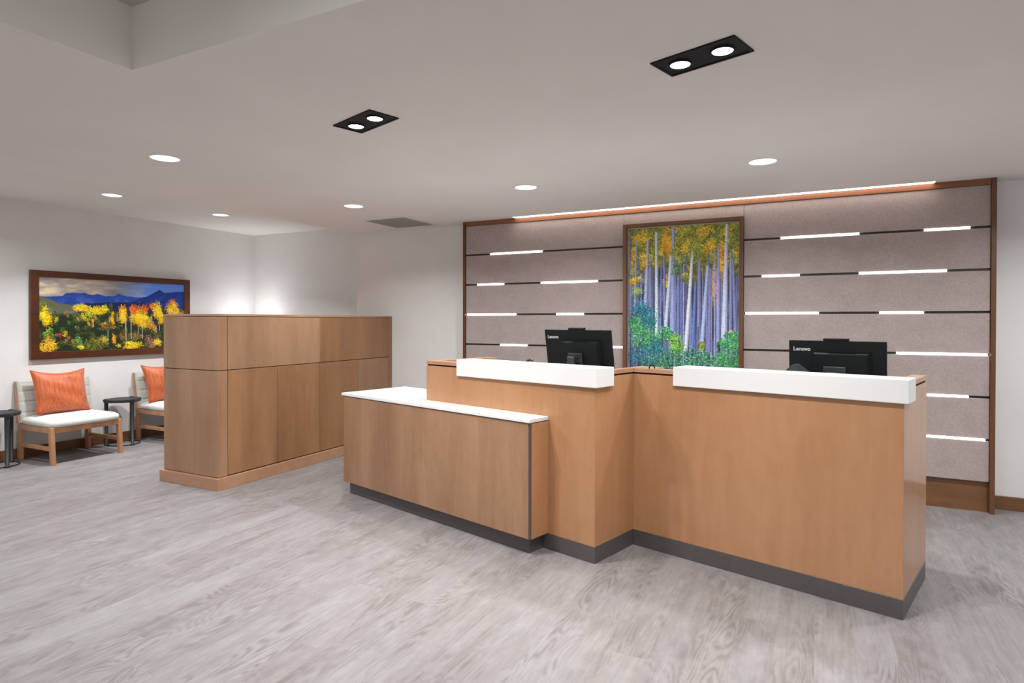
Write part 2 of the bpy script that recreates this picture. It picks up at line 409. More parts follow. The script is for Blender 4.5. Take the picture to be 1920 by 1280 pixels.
YEL = [(196, 150, 30), (214, 170, 52), (160, 124, 20)]; ORG = [(226, 140, 24), (240, 162, 36), (190, 104, 14)]
OLV = [(120, 126, 40), (146, 148, 62), (88, 98, 30)]; GRN = [(52, 128, 72), (84, 158, 92), (26, 88, 62)]; TEA = [(20, 96, 104), (34, 120, 120), (16, 66, 96)]
for y in range(0, 5):
    for x in range(0, 13): fol(190+x*60+random.uniform(-20, 20), 170+y*62, 50, 48, random.choice([YEL, OLV, OLV, YEL, OLV]), 170)
for a in ((765, 620, 26, 110, ORG, 420), (825, 370, 22, 90, ORG, 260), (440, 270, 45, 80, ORG, 420), (815, 560, 20, 140, ORG, 260), (435, 590, 22, 50, YEL, 140), (765, 770, 26, 70, ORG, 120),
          (265, 230, 60, 60, YEL, 300), (560, 190, 70, 50, OLV, 300), (690, 190, 60, 50, YEL, 280), (900, 250, 60, 110, OLV, 500)): fol(*a)
mk = np.clip((.62-yy)*8, 0, 1)*0+np.exp(-((xx-px(775))/.09)**2-((yy-py(930))/.14)**2); cv.blend(mk*.9, (36, 22, 30))
for x in np.linspace(165, 925, 40):   # crowd of thin far trunks
    xj = px(x+random.uniform(-8, 8)); g = random.uniform(.55, .95)
    cv.trunk(xj, random.uniform(.14, .42), xj+random.uniform(-.006, .006), random.uniform(.8, 1.02), .011, .015, (150*g+10, 160*g+10, 212*g+10), True)
TR = [(172, 180, 175, 860, 13, 16, (120, 128, 168)), (218, 250, 208, 860, 9, 12, (150, 162, 206)), (303, 240, 285, 850, 15, 22, (168, 180, 218)), (322, 420, 324, 800, 14, 18, (122, 130, 176)),
      (364, 190, 370, 1085, 16, 24, (204, 214, 240)), (402, 440, 396, 960, 12, 15, (112, 118, 176)), (420, 380, 424, 900, 9, 12, (140, 140, 180)), (470, 380, 434, 960, 16, 22, (204, 214, 244)),
      (485, 170, 482, 1000, 20, 28, (150, 162, 210)), (522, 560, 520, 1020, 16, 20, (112, 128, 186)), (545, 500, 543, 1030, 11, 14, (104, 112, 160)), (622, 310, 574, 1160, 15, 26, (214, 222, 246)),
      (640, 600, 622, 1140, 12, 22, (96, 118, 190)), (667, 430, 662, 960, 12, 16, (130, 136, 186)), (722, 480, 686, 1080, 15, 26, (168, 180, 224)), (740, 500, 732, 1160, 14, 22, (120, 122, 182)),
      (796, 330, 794, 1080, 15, 20, (140, 150, 202)), (848, 160, 830, 1080, 17, 32, (192, 200, 232)), (888, 430, 905, 1000, 12, 18, (126, 130, 186))]
for x0, y0, x1, y1, w0, w1, c in TR: cv.trunk(px(x0), py(y0), px(x1), py(y1), w0/SX, w1/SX, c)
for a in ((265, 415, 34, 42, YEL, 260), (205, 580, 42, 32, YEL, 260), (215, 670, 48, 40, [(120, 150, 80), (150, 170, 96), (90, 120, 70)], 230), (490, 370, 30, 50, OLV, 160), (505, 470, 38, 60, [(70, 110, 70), (100, 130, 90)], 260),
          (640, 290, 60, 45, OLV, 360), (660, 370, 60, 60, OLV, 260), (570, 570, 24, 40, OLV, 110), (740, 330, 50, 50, YEL, 200), (880, 320, 40, 40, OLV, 160), (190, 500, 26, 40, OLV, 90)): fol(*a)
for a in ((270, 860, 100, 90, TEA, 760), (250, 960, 100, 80, GRN, 700), (290, 1060, 110, 80, GRN, 900), (200, 940, 40, 60, GRN, 260), (380, 1110, 50, 60, TEA, 300), (430, 1030, 60, 60, GRN, 380), (510, 1100, 50, 70, [(104, 156, 56), (140, 180, 76), (70, 120, 50)], 480),
          (330, 930, 60, 60, TEA, 260), (682, 1110, 24, 50, OLV, 150), (860, 1090, 70, 60, GRN, 560), (880, 1020, 46, 40, GRN, 260), (868, 985, 16, 16, [(190, 110, 120)], 30), (300, 1200, 160, 90, TEA, 900), (600, 1240, 300, 100, GRN, 1500), (860, 1220, 80, 90, GRN, 700)): fol(*a)
ap = empty('framed_aspen_print', ((F1+F2)/2, YP, .84))
tag(ap, 'tall framed print of a yellow and blue aspen forest set in the accent wall', 'picture')
PX = (F2-F1)/2
bm = bmesh.new(); Z1 = 2.2465-.84; tw = .031
for a in ((-PX, -PX+tw, 0, Z1), (PX-tw, PX, 0, Z1)): bx(bm, a[0], a[1], -.032, .026, a[2], a[3], .0015)
bx(bm, -PX+tw, PX-tw, -.032, .026, Z1-tw, Z1, .0015); bx(bm, -PX+tw, PX-tw, -.032, .026, 0, tw, .0015)
link('frame', bm, M['trim_wood'], ap)
bm = bmesh.new(); m_ = .009
bx(bm, -PX+tw, -PX+tw+m_, .014, .022, tw, Z1-tw); bx(bm, PX-tw-m_, PX-tw, .014, .022, tw, Z1-tw); bx(bm, -PX+tw+m_, PX-tw-m_, .014, .022, Z1-tw-m_, Z1-tw)
link('inner_edge', bm, M['grille'], ap)
paint_mesh('print', np.clip(cv.im*1.22+.01, 0, 1), (-PX+tw+m_, .02, Z1-tw-m_), (2*(PX-tw-m_), 0, 0), (0, 0, -(Z1-2*tw-m_)), ap, .3)

# --- mountain landscape on the left wall
CW, CH = 440, 214
cv = Canvas(CW, CH, 2)
def T(x): t = (x-195)/1535.; return t/(1.23-.23*t)
def TV(x, y): t = (x-195)/1535.; top_ = 160+85*t; bot = 960-48*t; return (y-top_)/(bot-top_)
yy = np.linspace(0, 1, CH)[:, None]*np.ones((1, CW)); xx = np.linspace(0, 1, CW)[None]*np.ones((CH, 1))
n1 = vnoise(CH, CW, 5, 9, 4); n2 = vnoise(CH, CW, 30, 16, 4); n3 = vnoise(CH, CW, 70, 40, 2)
cv.im[:] = np.array((150, 140, 140))/255.
cv.blend(np.clip((xx-.42)*3, 0, 1), (84, 124, 208)); cv.blend(np.clip((n1-.5)*5, 0, 1)*np.clip(1.05-xx*1.3, 0, 1), (226, 208, 176)); cv.blend(np.clip((.46-n1)*5, 0, 1)*np.clip(1.1-xx, .2, 1)*.8, (104, 96, 104))
cv.blend(np.clip((n1-.55)*4, 0, 1)*np.clip((xx-.5)*2, 0, 1)*.6, (176, 184, 220))
def ridge(pts, col, base, lo=None):
    xs = [T(p[0]) for p in pts]; ys = [TV(*p) for p in pts]
    line = np.interp(xx[0], xs, ys)+(n3[0]-.5)*.012; mk = np.clip((yy-line[None])*CH, 0, 1)*(yy < base)
    cv.blend(mk, col)
    if lo: cv.blend(mk*np.clip((n2-.35)*2.5, 0, 1)*np.clip((yy-line[None])*7, 0, 1), lo)
ridge([(195, 372), (300, 370), (450, 363), (475, 338), (560, 330), (690, 332), (710, 345), (760, 350), (830, 340), (900, 368), (1000, 362), (1045, 338), (1100, 365), (1200, 376), (1290, 384), (1730, 380)], (34, 66, 150), 1, (92, 104, 176))
ridge([(195, 700), (1200, 420), (1290, 384), (1340, 370), (1430, 322), (1470, 296), (1520, 328), (1560, 330), (1650, 320), (1730, 318)], (20, 44, 116), 1, (30, 66, 150))
ridge([(195, 520), (700, 445), (900, 432), (1050, 430), (1250, 440), (1730, 500)], (24, 36, 74), 1)
ridge([(195, 366), (260, 380), (330, 402), (420, 445), (560, 462), (640, 600)], (92, 98, 78), 1, (128, 124, 100))
cv.blend(np.clip((yy-.40-(.08*xx)+.0)*30, 0, 1)*np.clip((xx-.26)*30, 0, 1), (44, 52, 32))
cv.blend(np.clip((yy-.47)*20, 0, 1), (36, 46, 32)); cv.blend(np.clip((yy-.50)*20, 0, 1)*np.clip((n2-.52)*6, 0, 1), (74, 76, 38))
def fl(x, y, rx, ry, cols, n, size=1.8):
    cv.dots(T(x), TV(x, y), rx/1535*(.85), ry/760, cols, n, size, jit=16)
G1 = [(60, 84, 36), (88, 104, 44), (40, 58, 30)]; YB = [(236, 196, 30), (246, 208, 50), (214, 160, 18)]; OB = [(250, 176, 20), (244, 156, 20), (255, 196, 50)]; OR = [(226, 96, 28), (236, 120, 34), (200, 76, 30)]; BR = [(120, 90, 40), (96, 84, 40), (150, 120, 50)]
for a in ((640, 495, 95, 32, YB, 600), (820, 520, 110, 40, YB, 600), (600, 600, 50, 50, G1, 240), (700, 580, 60, 50, [(150, 160, 40), (190, 180, 40)], 330), (900, 500, 60, 40, [(190, 180, 30), (160, 150, 30)], 260), (950, 520, 40, 60, G1, 200),
          (240, 480, 60, 40, [(140, 130, 30), (110, 110, 30)], 260), (255, 560, 60, 70, YB, 260), (290, 620, 60, 60, [(220, 176, 30), (200, 150, 20)], 420), (370, 590, 40, 80, G1, 300), (375, 640, 22, 40, [(170, 150, 40)], 90),
          (770, 610, 20, 36, [(200, 150, 40)], 90), (890, 650, 20, 26, [(220, 140, 30)], 70), (980, 600, 28, 60, [(226, 150, 24)], 200), (1080, 560, 50, 90, OB, 420), (1085, 500, 40, 40, OR, 140),
          (1210, 520, 60, 70, OR, 340), (1210, 610, 60, 70, OB, 460), (1290, 560, 60, 80, OB, 480), (1310, 500, 50, 46, OR, 280), (1300, 650, 90, 70, OB, 560), (1390, 470, 40, 36, OR, 160), (1440, 520, 60, 80, OB, 420), (1400, 700, 60, 60, [(214, 150, 30), (190, 120, 30)], 220),
          (1480, 600, 70, 70, OB, 380), (1600, 450, 60, 50, OR, 320), (1620, 540, 90, 70, OB, 560), (1700, 600, 60, 80, [(170, 150, 50), (210, 150, 40)], 360),
          (290, 880, 90, 80, [(238, 170, 40), (226, 150, 30), (250, 190, 60)], 620), (310, 770, 60, 60, [(130, 160, 60), (90, 120, 50)], 260), (400, 790, 28, 26, [(200, 60, 60), (170, 50, 40)], 50), (480, 840, 20, 20, [(220, 110, 100)], 24),
          (600, 850, 60, 60, [(90, 130, 60), (70, 110, 60)], 220), (630, 910, 50, 30, [(210, 190, 50)], 110), (800, 880, 140, 60, [(110, 100, 40), (150, 140, 50), (84, 74, 34)], 700), (860, 830, 60, 40, [(160, 150, 60)], 150), (990, 820, 26, 60, [(226, 150, 40)], 160),
          (920, 700, 100, 30, BR, 260), (1080, 780, 50, 60, BR, 200), (1180, 890, 120, 44, YB, 560), (1200, 800, 100, 40, BR, 360), (1390, 850, 90, 80, [(150, 100, 84), (176, 120, 96), (120, 74, 60)], 560), (1450, 870, 60, 40, YB, 240), (1620, 850, 120, 80, BR, 560), (1620, 720, 100, 60, [(150, 90, 60), (110, 70, 50)], 360)): fl(*a)
for _ in range(46):
    x_, y_ = random.uniform(420, 1720), random.uniform(560, 900); fl(x_, y_, random.uniform(14, 40), random.uniform(16, 50), random.choice([G1, G1, BR, [(170, 140, 40), (140, 120, 40)], [(52, 60, 40), (70, 78, 44)]]), random.randint(50, 130))
for a in ((1085, 590, 50, 80, OB, 300), (1210, 600, 60, 70, OB, 300), (1300, 640, 90, 60, OB, 400), (1200, 510, 60, 50, OR, 200), (1440, 540, 60, 70, OB, 300), (640, 490, 90, 28, YB, 300), (820, 512, 100, 30, YB, 300), (260, 600, 60, 60, YB, 260), (1600, 520, 100, 80, OB, 400)): fl(*a)
for x, y0, y1 in ((1115, 600, 850), (1170, 560, 830), (1245, 690, 770), (1288, 680, 830), (940, 590, 650), (1023, 560, 640), (1435, 690, 760), (1470, 680, 740), (770, 640, 700), (925, 730, 840), (1390, 560, 700)):
    cv.trunk(T(x), TV(x, y0), T(x)+.001, TV(x, y1), .0042, .0052, (206, 196, 190), False)
lp = empty('framed_landscape_print', (XW, (3.294+5.035)/2, .974))
tag(lp, 'wide dark wood framed print of autumn trees below blue mountains on left wall', 'picture')
HW = (5.035-3.294)/2; HH = 1.886-.974; fwid = .076
bm = bmesh.new()
bx(bm, .002, .04, -HW, -HW+fwid, 0, HH, .003); bx(bm, .002, .04, HW-fwid, HW, 0, HH, .003)
bx(bm, .002, .04, -HW+fwid, HW-fwid, HH-fwid+.01, HH, .003); bx(bm, .002, .04, -HW+fwid, HW-fwid, 0, fwid, .003)
link('frame', bm, M['frame_wood'], lp)
paint_mesh('print', np.clip(cv.im*1.08, 0, 1), (.03, -HW+fwid, HH-fwid+.01), (0, 2*(HW-fwid), 0), (0, 0, -(HH-2*fwid+.01)), lp, .3)

# ------------------------------------------------------------------ ceiling fittings
def downlight_proto():
    r = empty('downlight', (0, 0, 0))
    bm = bmesh.new(); lathe(bm, [(.081, -.001), (.085, -.007), (.100, -.005), (.102, -.0005), (.102, 0)], 48); link('trim_ring', bm, M['white_trim'], r, True)
    bm = bmesh.new(); rg = lathe(bm, [(.082, -.001), (.081, -.004)], 48); bm.faces.new(rg[-1]); link('lens', bm, M['lens'], r)
    return r
DL = [(-3.655, 2.434, ZC, 'round white recessed downlight nearest the ceiling coffer corner', 1.45), (-6.02, 3.48, ZH, 'leftmost small recessed downlight in the ceiling strip above the chairs', 1.25), (-6.03, 4.67, ZH, 'small recessed downlight in the strip, closest to the far wall corner', 1.15),
      (-3.670, 4.19, ZC, 'round recessed downlight just left of the square return air grille', 1.0), (-1.982, 4.187, ZC, 'round recessed downlight in front of the framed aspen print, beside left desk screen', 1.35), (-.308, 4.183, ZC, 'round recessed downlight above the right desk near the lit ceiling slot', 1.3)]
dl = downlight_proto()
for i, (x, y, z, lab, k) in enumerate(DL):
    o = dl if i == 0 else copy_tree(dl)
    o.location = (x, y, z); tag(o, lab, 'ceiling light', 'round recessed downlights')
    area('downlight_lamp', (x, y, z-.012), .14, .14, W_DOWN*k, (.94, .98, 1), (0, 0, 0), 115 if x < -6 else 145, 'DISK')
# assumed downlights out of view, one added only to brighten the right floor
for x, y, z, k in ((-6.02, 2.29, ZH, .9), (-6.02, 1.1, ZH, .6), (-3.66, .7, ZC, .6), (-3.66, -1.2, ZC, .6), (3.1, 2.434, ZC, .8), (1.40, 4.19, ZC, 1.2), (1.5, 3.2, ZC, .45), (3.0, 4.19, ZC, .6), (3.3, 0, ZC, .4)):
    area('downlight_lamp', (x, y, z-.006), .14, .14, W_DOWN*k, (.945, .98, 1), (0, 0, 0), 150, 'DISK')
for x, y in ((-1.2, .6), (1.2, .6), (-1.2, -1.4), (1.2, -1.4)):  # unseen fill lights added up in the coffer, no fixtures modelled
    area('coffer_fill_light', (x, y, CZ-.01), .5, .5, 10, (.97, .99, 1), (0, 0, 0), 170)

def twin_proto():
    r = empty('twin_spot_light', (0, 0, 0))
    bm = bmesh.new(); W2, D2 = .172, .087
    for a in ((-W2, W2, -D2, -D2+.012), (-W2, W2, D2-.012, D2), (-W2, -W2+.012, -D2+.012, D2-.012), (W2-.012, W2, -D2+.012, D2-.012)): bx(bm, *a, -.006, 0, .001)
    link('frame', bm, M['black'], r)
    box('housing_plate', -W2+.012, W2-.012, -D2+.012, D2-.012, -.003, 0, M['black'], r)
    for s in (-1, 1):
        bm = bmesh.new(); lathe(bm, [(.039, -.003), (.040, -.009), (.045, -.009), (.047, -.003)], 36, cx=s*.0875); l = link('lamp_ring', bm, M['black'], r, True)
        bm = bmesh.new(); rg = lathe(bm, [(.039, -.003), (.0385, -.006)], 36, cx=s*.0875); bm.faces.new(rg[-1]); link('lamp_face', bm, M['spot'], l)
    return r
tp = twin_proto(); tt = copy_tree(tp)
for o, (x, y), lab in ((tp, (-2.07, 2.451), 'black rectangular twin spotlight in ceiling above the low counter, the left one'), (tt, (-.402, 2.430), 'black rectangular twin spotlight in ceiling, larger in view and further right')):
    o.location = (x, y, ZC); o.rotation_euler = (0, 0, -.305); tag(o, lab, 'ceiling light', 'black twin spotlights')
    for s in (-1, 1):
        a = area('spot_lamp', (x+s*.0875*math.cos(-.305), y+s*.0875*math.sin(-.305), ZC-.012), .072, .072, W_TWIN, (1, .985, .97), (0, 0, 0), 130, 'DISK')

ss = empty('linear_slot_light', (-.943, 5.347, ZC)); tag(ss, 'long glowing light slot in the ceiling along the top of the accent wall', 'ceiling light')
box('lens', -1.716, 1.714, -.033, .037, -.004, 0, M['slot'], ss)
bm = bmesh.new(); bx(bm, -1.722, 1.720, -.038, -.034, -.005, 0); bx(bm, -1.722, -1.717, -.034, .037, -.005, 0); bx(bm, 1.715, 1.720, -.034, .037, -.005, 0)
link('slot_edge', bm, M['white_trim'], ss)

gr = empty('return_air_grille', (-3.86, 5.115, ZC)); tag(gr, 'square grey perforated return air grille in the ceiling before the back wall', 'vent')
bm = bmesh.new()
for a in ((-.262, .262, -.285, -.268), (-.262, .262, .268, .285), (-.262, -.245, -.268, .268), (.245, .262, -.268, .268)): bx(bm, *a, -.006, 0, .001)
link('frame', bm, M['white_trim'], gr)
box('core', -.245, .245, -.268, .268, -.0025, 0, M['grille'], gr)
bm = bmesh.new()
for i in range(34): x = -.238+i*.01443; bx(bm, x-.002, x+.002, -.268, .268, -.005, -.0025)
link('louvre', bm, M['grille'], gr)

# ------------------------------------------------------------------ storage credenza
cr = empty('storage_cabinet', (-4.66, 4.44, 0)); tag(cr, 'long brown maple storage cabinet partition between the waiting chairs and the lobby', 'cabinet')
bxx = lambda n, x0, x1, y0, y1, z0, z1, mt, bev=.0012, p=None: box(n, x0+4.66, x1+4.66, y0-4.44, y1-4.44, z0, z1, mt, p or cr, bev)
x0, x1, y0, y1 = -5.006, -4.314, 3.316, 5.563; ztop = 1.405
bxx('carcass', x0+.004, x1-.006, y0+.006, y1, .096, ztop, M['groove'], 0)
bxx('base_plinth', x0-.025, x1+.025, y0-.025, y1, 0, .096, M['maple_edge'], .002)
bxx('top_board', x0, x1, y0, y1, ztop+.003, 1.428, M['maple_edge'], .0015)
zs = .967; g = .003
bxx('end_panel', x0, x1, y0, y0+.02, .100, zs-g, M['maple_brown']); bxx('end_panel', x0, x1, y0, y0+.02, zs+g, ztop-.001, M['maple_brown'])
bxx('stile', x1-.018, x1, y0+.0205, 3.404-g, .100, zs-g, M['maple_brown']); bxx('stile', x1-.018, x1, y0+.0205, 3.404-g, zs+g, ztop-.001, M['maple_brown'])
ys = [3.404, 3.922, 4.440, 4.979, 5.505]
for i in range(4): bxx('door', x1-.018, x1, ys[i]+g*.6, ys[i+1]-g*.6, .104, zs-g, M['maple_brown2' if i != 3 else 'maple_brown'])
for i in (0, 2): bxx('upper_panel', x1-.018, x1, ys[i]+(g*.6 if i == 0 else .0004), ys[i+2]-(g*.6 if i == 2 else .0004), zs+g, ztop-.001, M['maple_brown' if i == 0 else 'maple_brown2'])
bxx('stile', x1-.018, x1, 5.505+g, y1, .100, ztop-.001, M['maple_brown'])

# small uplight standing behind the cabinet, its glow seen on the corner
up = empty('floor_uplight', (-6.78, 5.73, 0)); tag(up, 'small white floor uplight behind the cabinet lighting the wall corner', 'lamp')
bm = bmesh.new(); rg = lathe(bm, [(.0, 0), (.09, 0), (.09, .02), (.02, .025), (.02, 1.04), (.075, 1.10), (.08, 1.19), (.074, 1.19), (.06, 1.12)], 32); bm.faces.new(rg[-1]); link('stand', bm, M['white_trim'], up, True)
area('uplight_lamp', (-6.78, 5.73, 1.195), .12, .12, 6, (.95, .96, 1), (R(180), 0, 0), 150, 'DISK')

# ------------------------------------------------------------------ reception desks (one rotated frame)
TH = -.2708; C_, S_ = math.cos(TH), math.sin(TH)
def dw(u, v, z=0): return Vector((C_*u-S_*v, S_*u+C_*v, z))
def dthing(name, u, v, label, cat, group=None):
    o = empty(name, dw(u, v), TH); tag(o, label, cat, group); o['_u'] = 0; del o['_u']; return o
def dbox(p, pu, pv): return lambda n, u0, u1, v0, v1, z0, z1, mt, bev=.0012, seg=1: box(n, u0-pu, u1-pu, v0-pv, v1-pv, z0, z1, mt, p, bev, seg)
vA, vB, vE = 2.845, 3.259, 3.883; a0, a1, b1 = -3.408, -1.941, -.527
KH, WT = .0936, .06; ZB, ZG, ZCAP = 1.050, 1.061, 1.084
# left tall desk
d1 = dthing('reception_desk', (a0+a1)/2, 3.1, 'left tall maple reception desk stepping forward behind the low white-topped counter', 'desk', 'tall reception desks')
b = dbox(d1, (a0+a1)/2, 3.1)
b('front_panel', a0, a1, vA, vA+WT, KH+.001, ZB, M['maple_warm'])
b('side_panel', a1-WT, a1, vA+WT+.0005, 3.46, KH+.001, ZB, M['maple_warm'])
b('side_panel', a0, a0+WT, vA+WT+.0005, 3.50, KH+.001, ZB, M['maple'])
b('toe_kick', a0+.001, a1, vA, vA+WT, 0, KH, M['kick'], .0008); b('toe_kick', a1-WT, a1, vA+WT+.0005, vB-.001, 0, KH, M['kick'], .0008); b('toe_kick', a0+.001, a0+WT, vA+WT+.0005, 3.49, 0, KH, M['kick'], .0008)
bm = bmesh.new(); pu, pv = (a0+a1)/2, 3.1
P = lambda pts: [(x-pu, y-pv) for x, y in pts]
def ushape(i, vs): return [(a0+i, vA+i), (a1-i, vA+i), (a1-i, vs-.0-i), (a1-WT+i, vs-i), (a1-WT+i, vA+WT-i), (a0+WT-i, vA+WT-i), (a0+WT-i, vs-i), (a0+i, vs-i)]
prism(bm, P(ushape(.006, 3.46)), ZB, ZG); link('reveal', bm, M['groove'], d1)
bm = bmesh.new(); cp = [(a0, vA), (a1, vA), (a1, vB), (a1+.10, vB+.0005), (a1+.10, 3.46), (a1-.06, 3.46), (a1-.06, vA+.075), (a0+.075, vA+.075), (a0+.075, 3.50), (a0, 3.50)]
prism(bm, P(cp), ZG, ZCAP); link('cap', bm, M['maple_edge'], d1)
b('worktop', a0+WT+.001, a1-WT-.001, vA+WT+.001, 3.60, .735, .765, M['solid'], .003)
b('drawer_pedestal', a0+WT+.02, a0+.5, vA+WT+.05, 3.55, 0, .734, M['maple_brown'], .002); b('drawer_pedestal', a1-.35, a1-WT-.002, vA+WT+.05, 3.45, 0, .734, M['maple_brown'], .002)
b('transaction_ledge', -3.069, a1+.022, 2.825, 3.008, .9955, 1.107, M['solid'], .004, 3)
# right tall desk
d2 = dthing('reception_desk', (a1+b1)/2, 3.6, 'right tall maple reception desk, the larger and nearer one with its long plain front', 'desk', 'tall reception desks')
b = dbox(d2, (a1+b1)/2, 3.6)
b('front_panel', a1+.0005, b1, vB, vB+WT, KH+.001, ZB, M['maple_warm'])
b('side_panel', b1-.066, b1, vB+WT+.0005, vE, KH+.001, ZB, M['maple_warm'])
b('toe_kick', a1+.0005, b1, vB, vB+WT, 0, KH, M['kick'], .0008); b('toe_kick', b1-.066, b1, vB+WT+.0005, vE-.001, 0, KH, M['kick'], .0008)
bm = bmesh.new(); pu, pv = (a1+b1)/2, 3.6
rv = [(a1+.101, vB+.006), (b1-.006, vB+.006), (b1-.006, vE-.006), (b1-.06, vE-.006), (b1-.06, vB+.054), (a1+.101, vB+.054)]
prism(bm, P(rv), ZB, ZG); bx(bm, a1+.0005-pu, a1+.1-pu, vB+.006-pv, vB+.05-pv, ZB, ZG-.0005); link('reveal', bm, M['groove'], d2)
bm = bmesh.new(); prism(bm, P([(a1+.101, vB), (b1, vB), (b1, vE), (b1-.066, vE), (b1-.066, vB+.062), (a1+.101, vB+.062)]), ZG, ZCAP)
bx(bm, a1+.0005-pu, a1+.101-pu, vB-pv, vB+.0002-pv, ZG, ZCAP); link('cap', bm, M['maple_edge'], d2)
b('worktop', a1+.12, b1-.068, vB+WT+.001, 4.02, .735, .765, M['solid'], .003)
b('drawer_pedestal', a1+.14, a1+.55, vB+WT+.05, 3.86, 0, .734, M['maple_brown'], .002); b('drawer_pedestal', b1-.55, b1-.07, vB+WT+.05, 3.86, 0, .734, M['maple_brown'], .002)
b('transaction_ledge', -1.669, b1+.022, 3.239, 3.409, .9955, 1.1065, M['solid'], .004, 3)
# low counter
l0, l1, vL = -4.243, -2.274, 2.669
d3 = dthing('low_counter', (l0+l1)/2, 2.95, 'low maple counter with a bright white slab top in front of left desk', 'counter')
b = dbox(d3, (l0+l1)/2, 2.95)
b('front_panel', l0+.018, -2.292, vL+.008, vL+.03, KH+.006, .774, M['maple'])
b('corner_strip', -2.2915, l1-.007, vL+.013, vL+.0215, KH+.003, .777, M['kick'], .0003)
b('side_panel', l1-.0175, l1-.001, vL+.022, vA-.001, KH+.006, .774, M['maple_warm'], .001)
b('side_panel', l0+.018, l0+.04, vL+.031, 3.28, KH+.006, .774, M['maple'])
b('carcass', l0+.045, -2.32, vL+.045, vA-.002, KH+.001, .778, M['groove'], 0); b('back_carcass', l0+.045, a0-.003, vA-.0015, 3.27, KH+.001, .778, M['groove'], 0)
b('toe_kick', -4.202, -2.317, 2.72, vA-.001, 0, KH, M['kick'], .0008); b('toe_kick', -4.202, a0-.003, vA-.0005, 3.24, 0, KH, M['kick'], .0008)
bm = bmesh.new(); pu, pv = (l0+l1)/2, 2.95
prism(bm, P([(l0, vL), (l1, vL), (l1, vA-.0008), (a0-.0008, vA-.0008), (a0-.0008, 3.300), (l0, 3.300)]), .779, .801)
bmesh.ops.bevel(bm, geom=[e for e in bm.edges], offset=.0025, segments=2, affect='EDGES'); link('countertop', bm, M['solid'], d3)

# ------------------------------------------------------------------ things on the desks
def text_mesh(name, body, size, mat, parent, Mx):
    cu = bpy.data.curves.new(name, 'FONT'); cu.body = body; cu.size = size; cu.extrude = .0004; cu.align_x = 'LEFT'; cu.offset = size*.018; cu.space_character = 1.03
    to = bpy.data.objects.new('t', cu); COL.objects.link(to)
    dg = bpy.context.evaluated_depsgraph_get(); dg.update(); me = bpy.data.meshes.new_from_object(to.evaluated_get(dg)); bpy.data.objects.remove(to)
    me.name = name; me.transform(Mx); me.materials.clear(); me.materials.append(mat)
    o = bpy.data.objects.new(name, me); COL.objects.link(o); o.parent = parent; return o
def monitor(u, v, ztop, wid, hgt, tilt, label, dz=0.0, rz=0):
    """back of the screen faces the lobby (-v); local origin on the worktop"""
    r = empty('computer_monitor', dw(u, v, .765), TH+rz); tag(r, label, 'monitor', 'black computer monitors on the reception desks')
    top = ztop-.765; cz = top-hgt/2
    Tm = Matrix.Translation((0, 0, cz)) @ Matrix.Rotation(tilt, 4, 'X')
    def tb(n, x0, x1, y0, y1, z0, z1, mt, bev=.002, seg=1, p=None):
        bm = bmesh.new(); bx(bm, x0, x1, y0, y1, z0, z1, bev, seg); bmesh.ops.transform(bm, matrix=Tm, verts=bm.verts); return link(n, bm, mt, p or r)
    w2, h2 = wid/2, hgt/2
    sh = tb('rear_shell', -w2, w2, -.012, .006, -h2, h2, M['black_plastic'], .003, 2)
    tb('screen', -w2+.006, w2-.006, .0065, .009, -h2+.016, h2-.006, M['screen'], .0005)
    tb('webcam', -.062, .066, -.016, .008, h2+.0005, h2+.014, M['black_plastic'], .002)
    # raised rear housing with sloped upper edge
    bm = bmesh.new(); zt, zb = h2*.52, -h2*.8; xa, xb = -.10, w2*.66
    v = [(xa-.02, -.012, zt+.012), (xb+.02, -.012, zt+.012), (xb+.02, -.012, zb-.02), (xa-.02, -.012, zb-.02), (xa, -.045, zt), (xb, -.045, zt), (xb, -.045, zb), (xa, -.045, zb)]
    vv = [bm.verts.new(p) for p in v]
    for f in ((0, 1, 2, 3), (4, 7, 6, 5), (0, 4, 5, 1), (1, 5, 6, 2), (2, 6, 7, 3), (3, 7, 4, 0)): bm.faces.new([vv[i] for i in f])
    bmesh.ops.bevel(bm, geom=bm.edges[:], offset=.003, segments=2, affect='EDGES'); bmesh.ops.transform(bm, matrix=Tm, verts=bm.verts); hs = link('rear_housing', bm, M['black_plastic'], r)
    tb('stand_mount', -.052, .062, -.058, -.0455, -.075, .012, M['dark_plastic'], .004, 2)
    tb('hinge_plate', -.05, -.018, -.064, -.0585, -.045, -.030, M['chrome'], .001); tb('hinge_plate', .028, .06, -.064, -.0585, -.045, -.030, M['chrome'], .001)
    bm = bmesh.new(); bx(bm, -.025, .035, -.105, -.083, .016, cz-.02, .006, 2); bx(bm, -.022, .032, -.09, -.05, cz-.06, cz-.022, .005, 2); link('stand_column', bm, M['dark_plastic'], r)
    bm = bmesh.new(); bx(bm, -.12, .13, -.112, .10, 0, .014, .005, 2); link('stand_base', bm, M['black_plastic'], r)
    text_mesh('logo', 'Lenovo', .030, M['logo'], r, Tm @ Matrix.Translation((-w2+.024, -.0125, h2-.058)) @ Matrix.Rotation(R(90), 4, 'X'))
    return r
monitor(-2.377, 3.295, 1.3165, .534, .315, R(9), 'black computer monitor seen from behind on the left reception desk')
monitor(-.924, 3.709, 1.2635, .491, .30, R(2), 'black computer monitor seen from behind on the right reception desk')

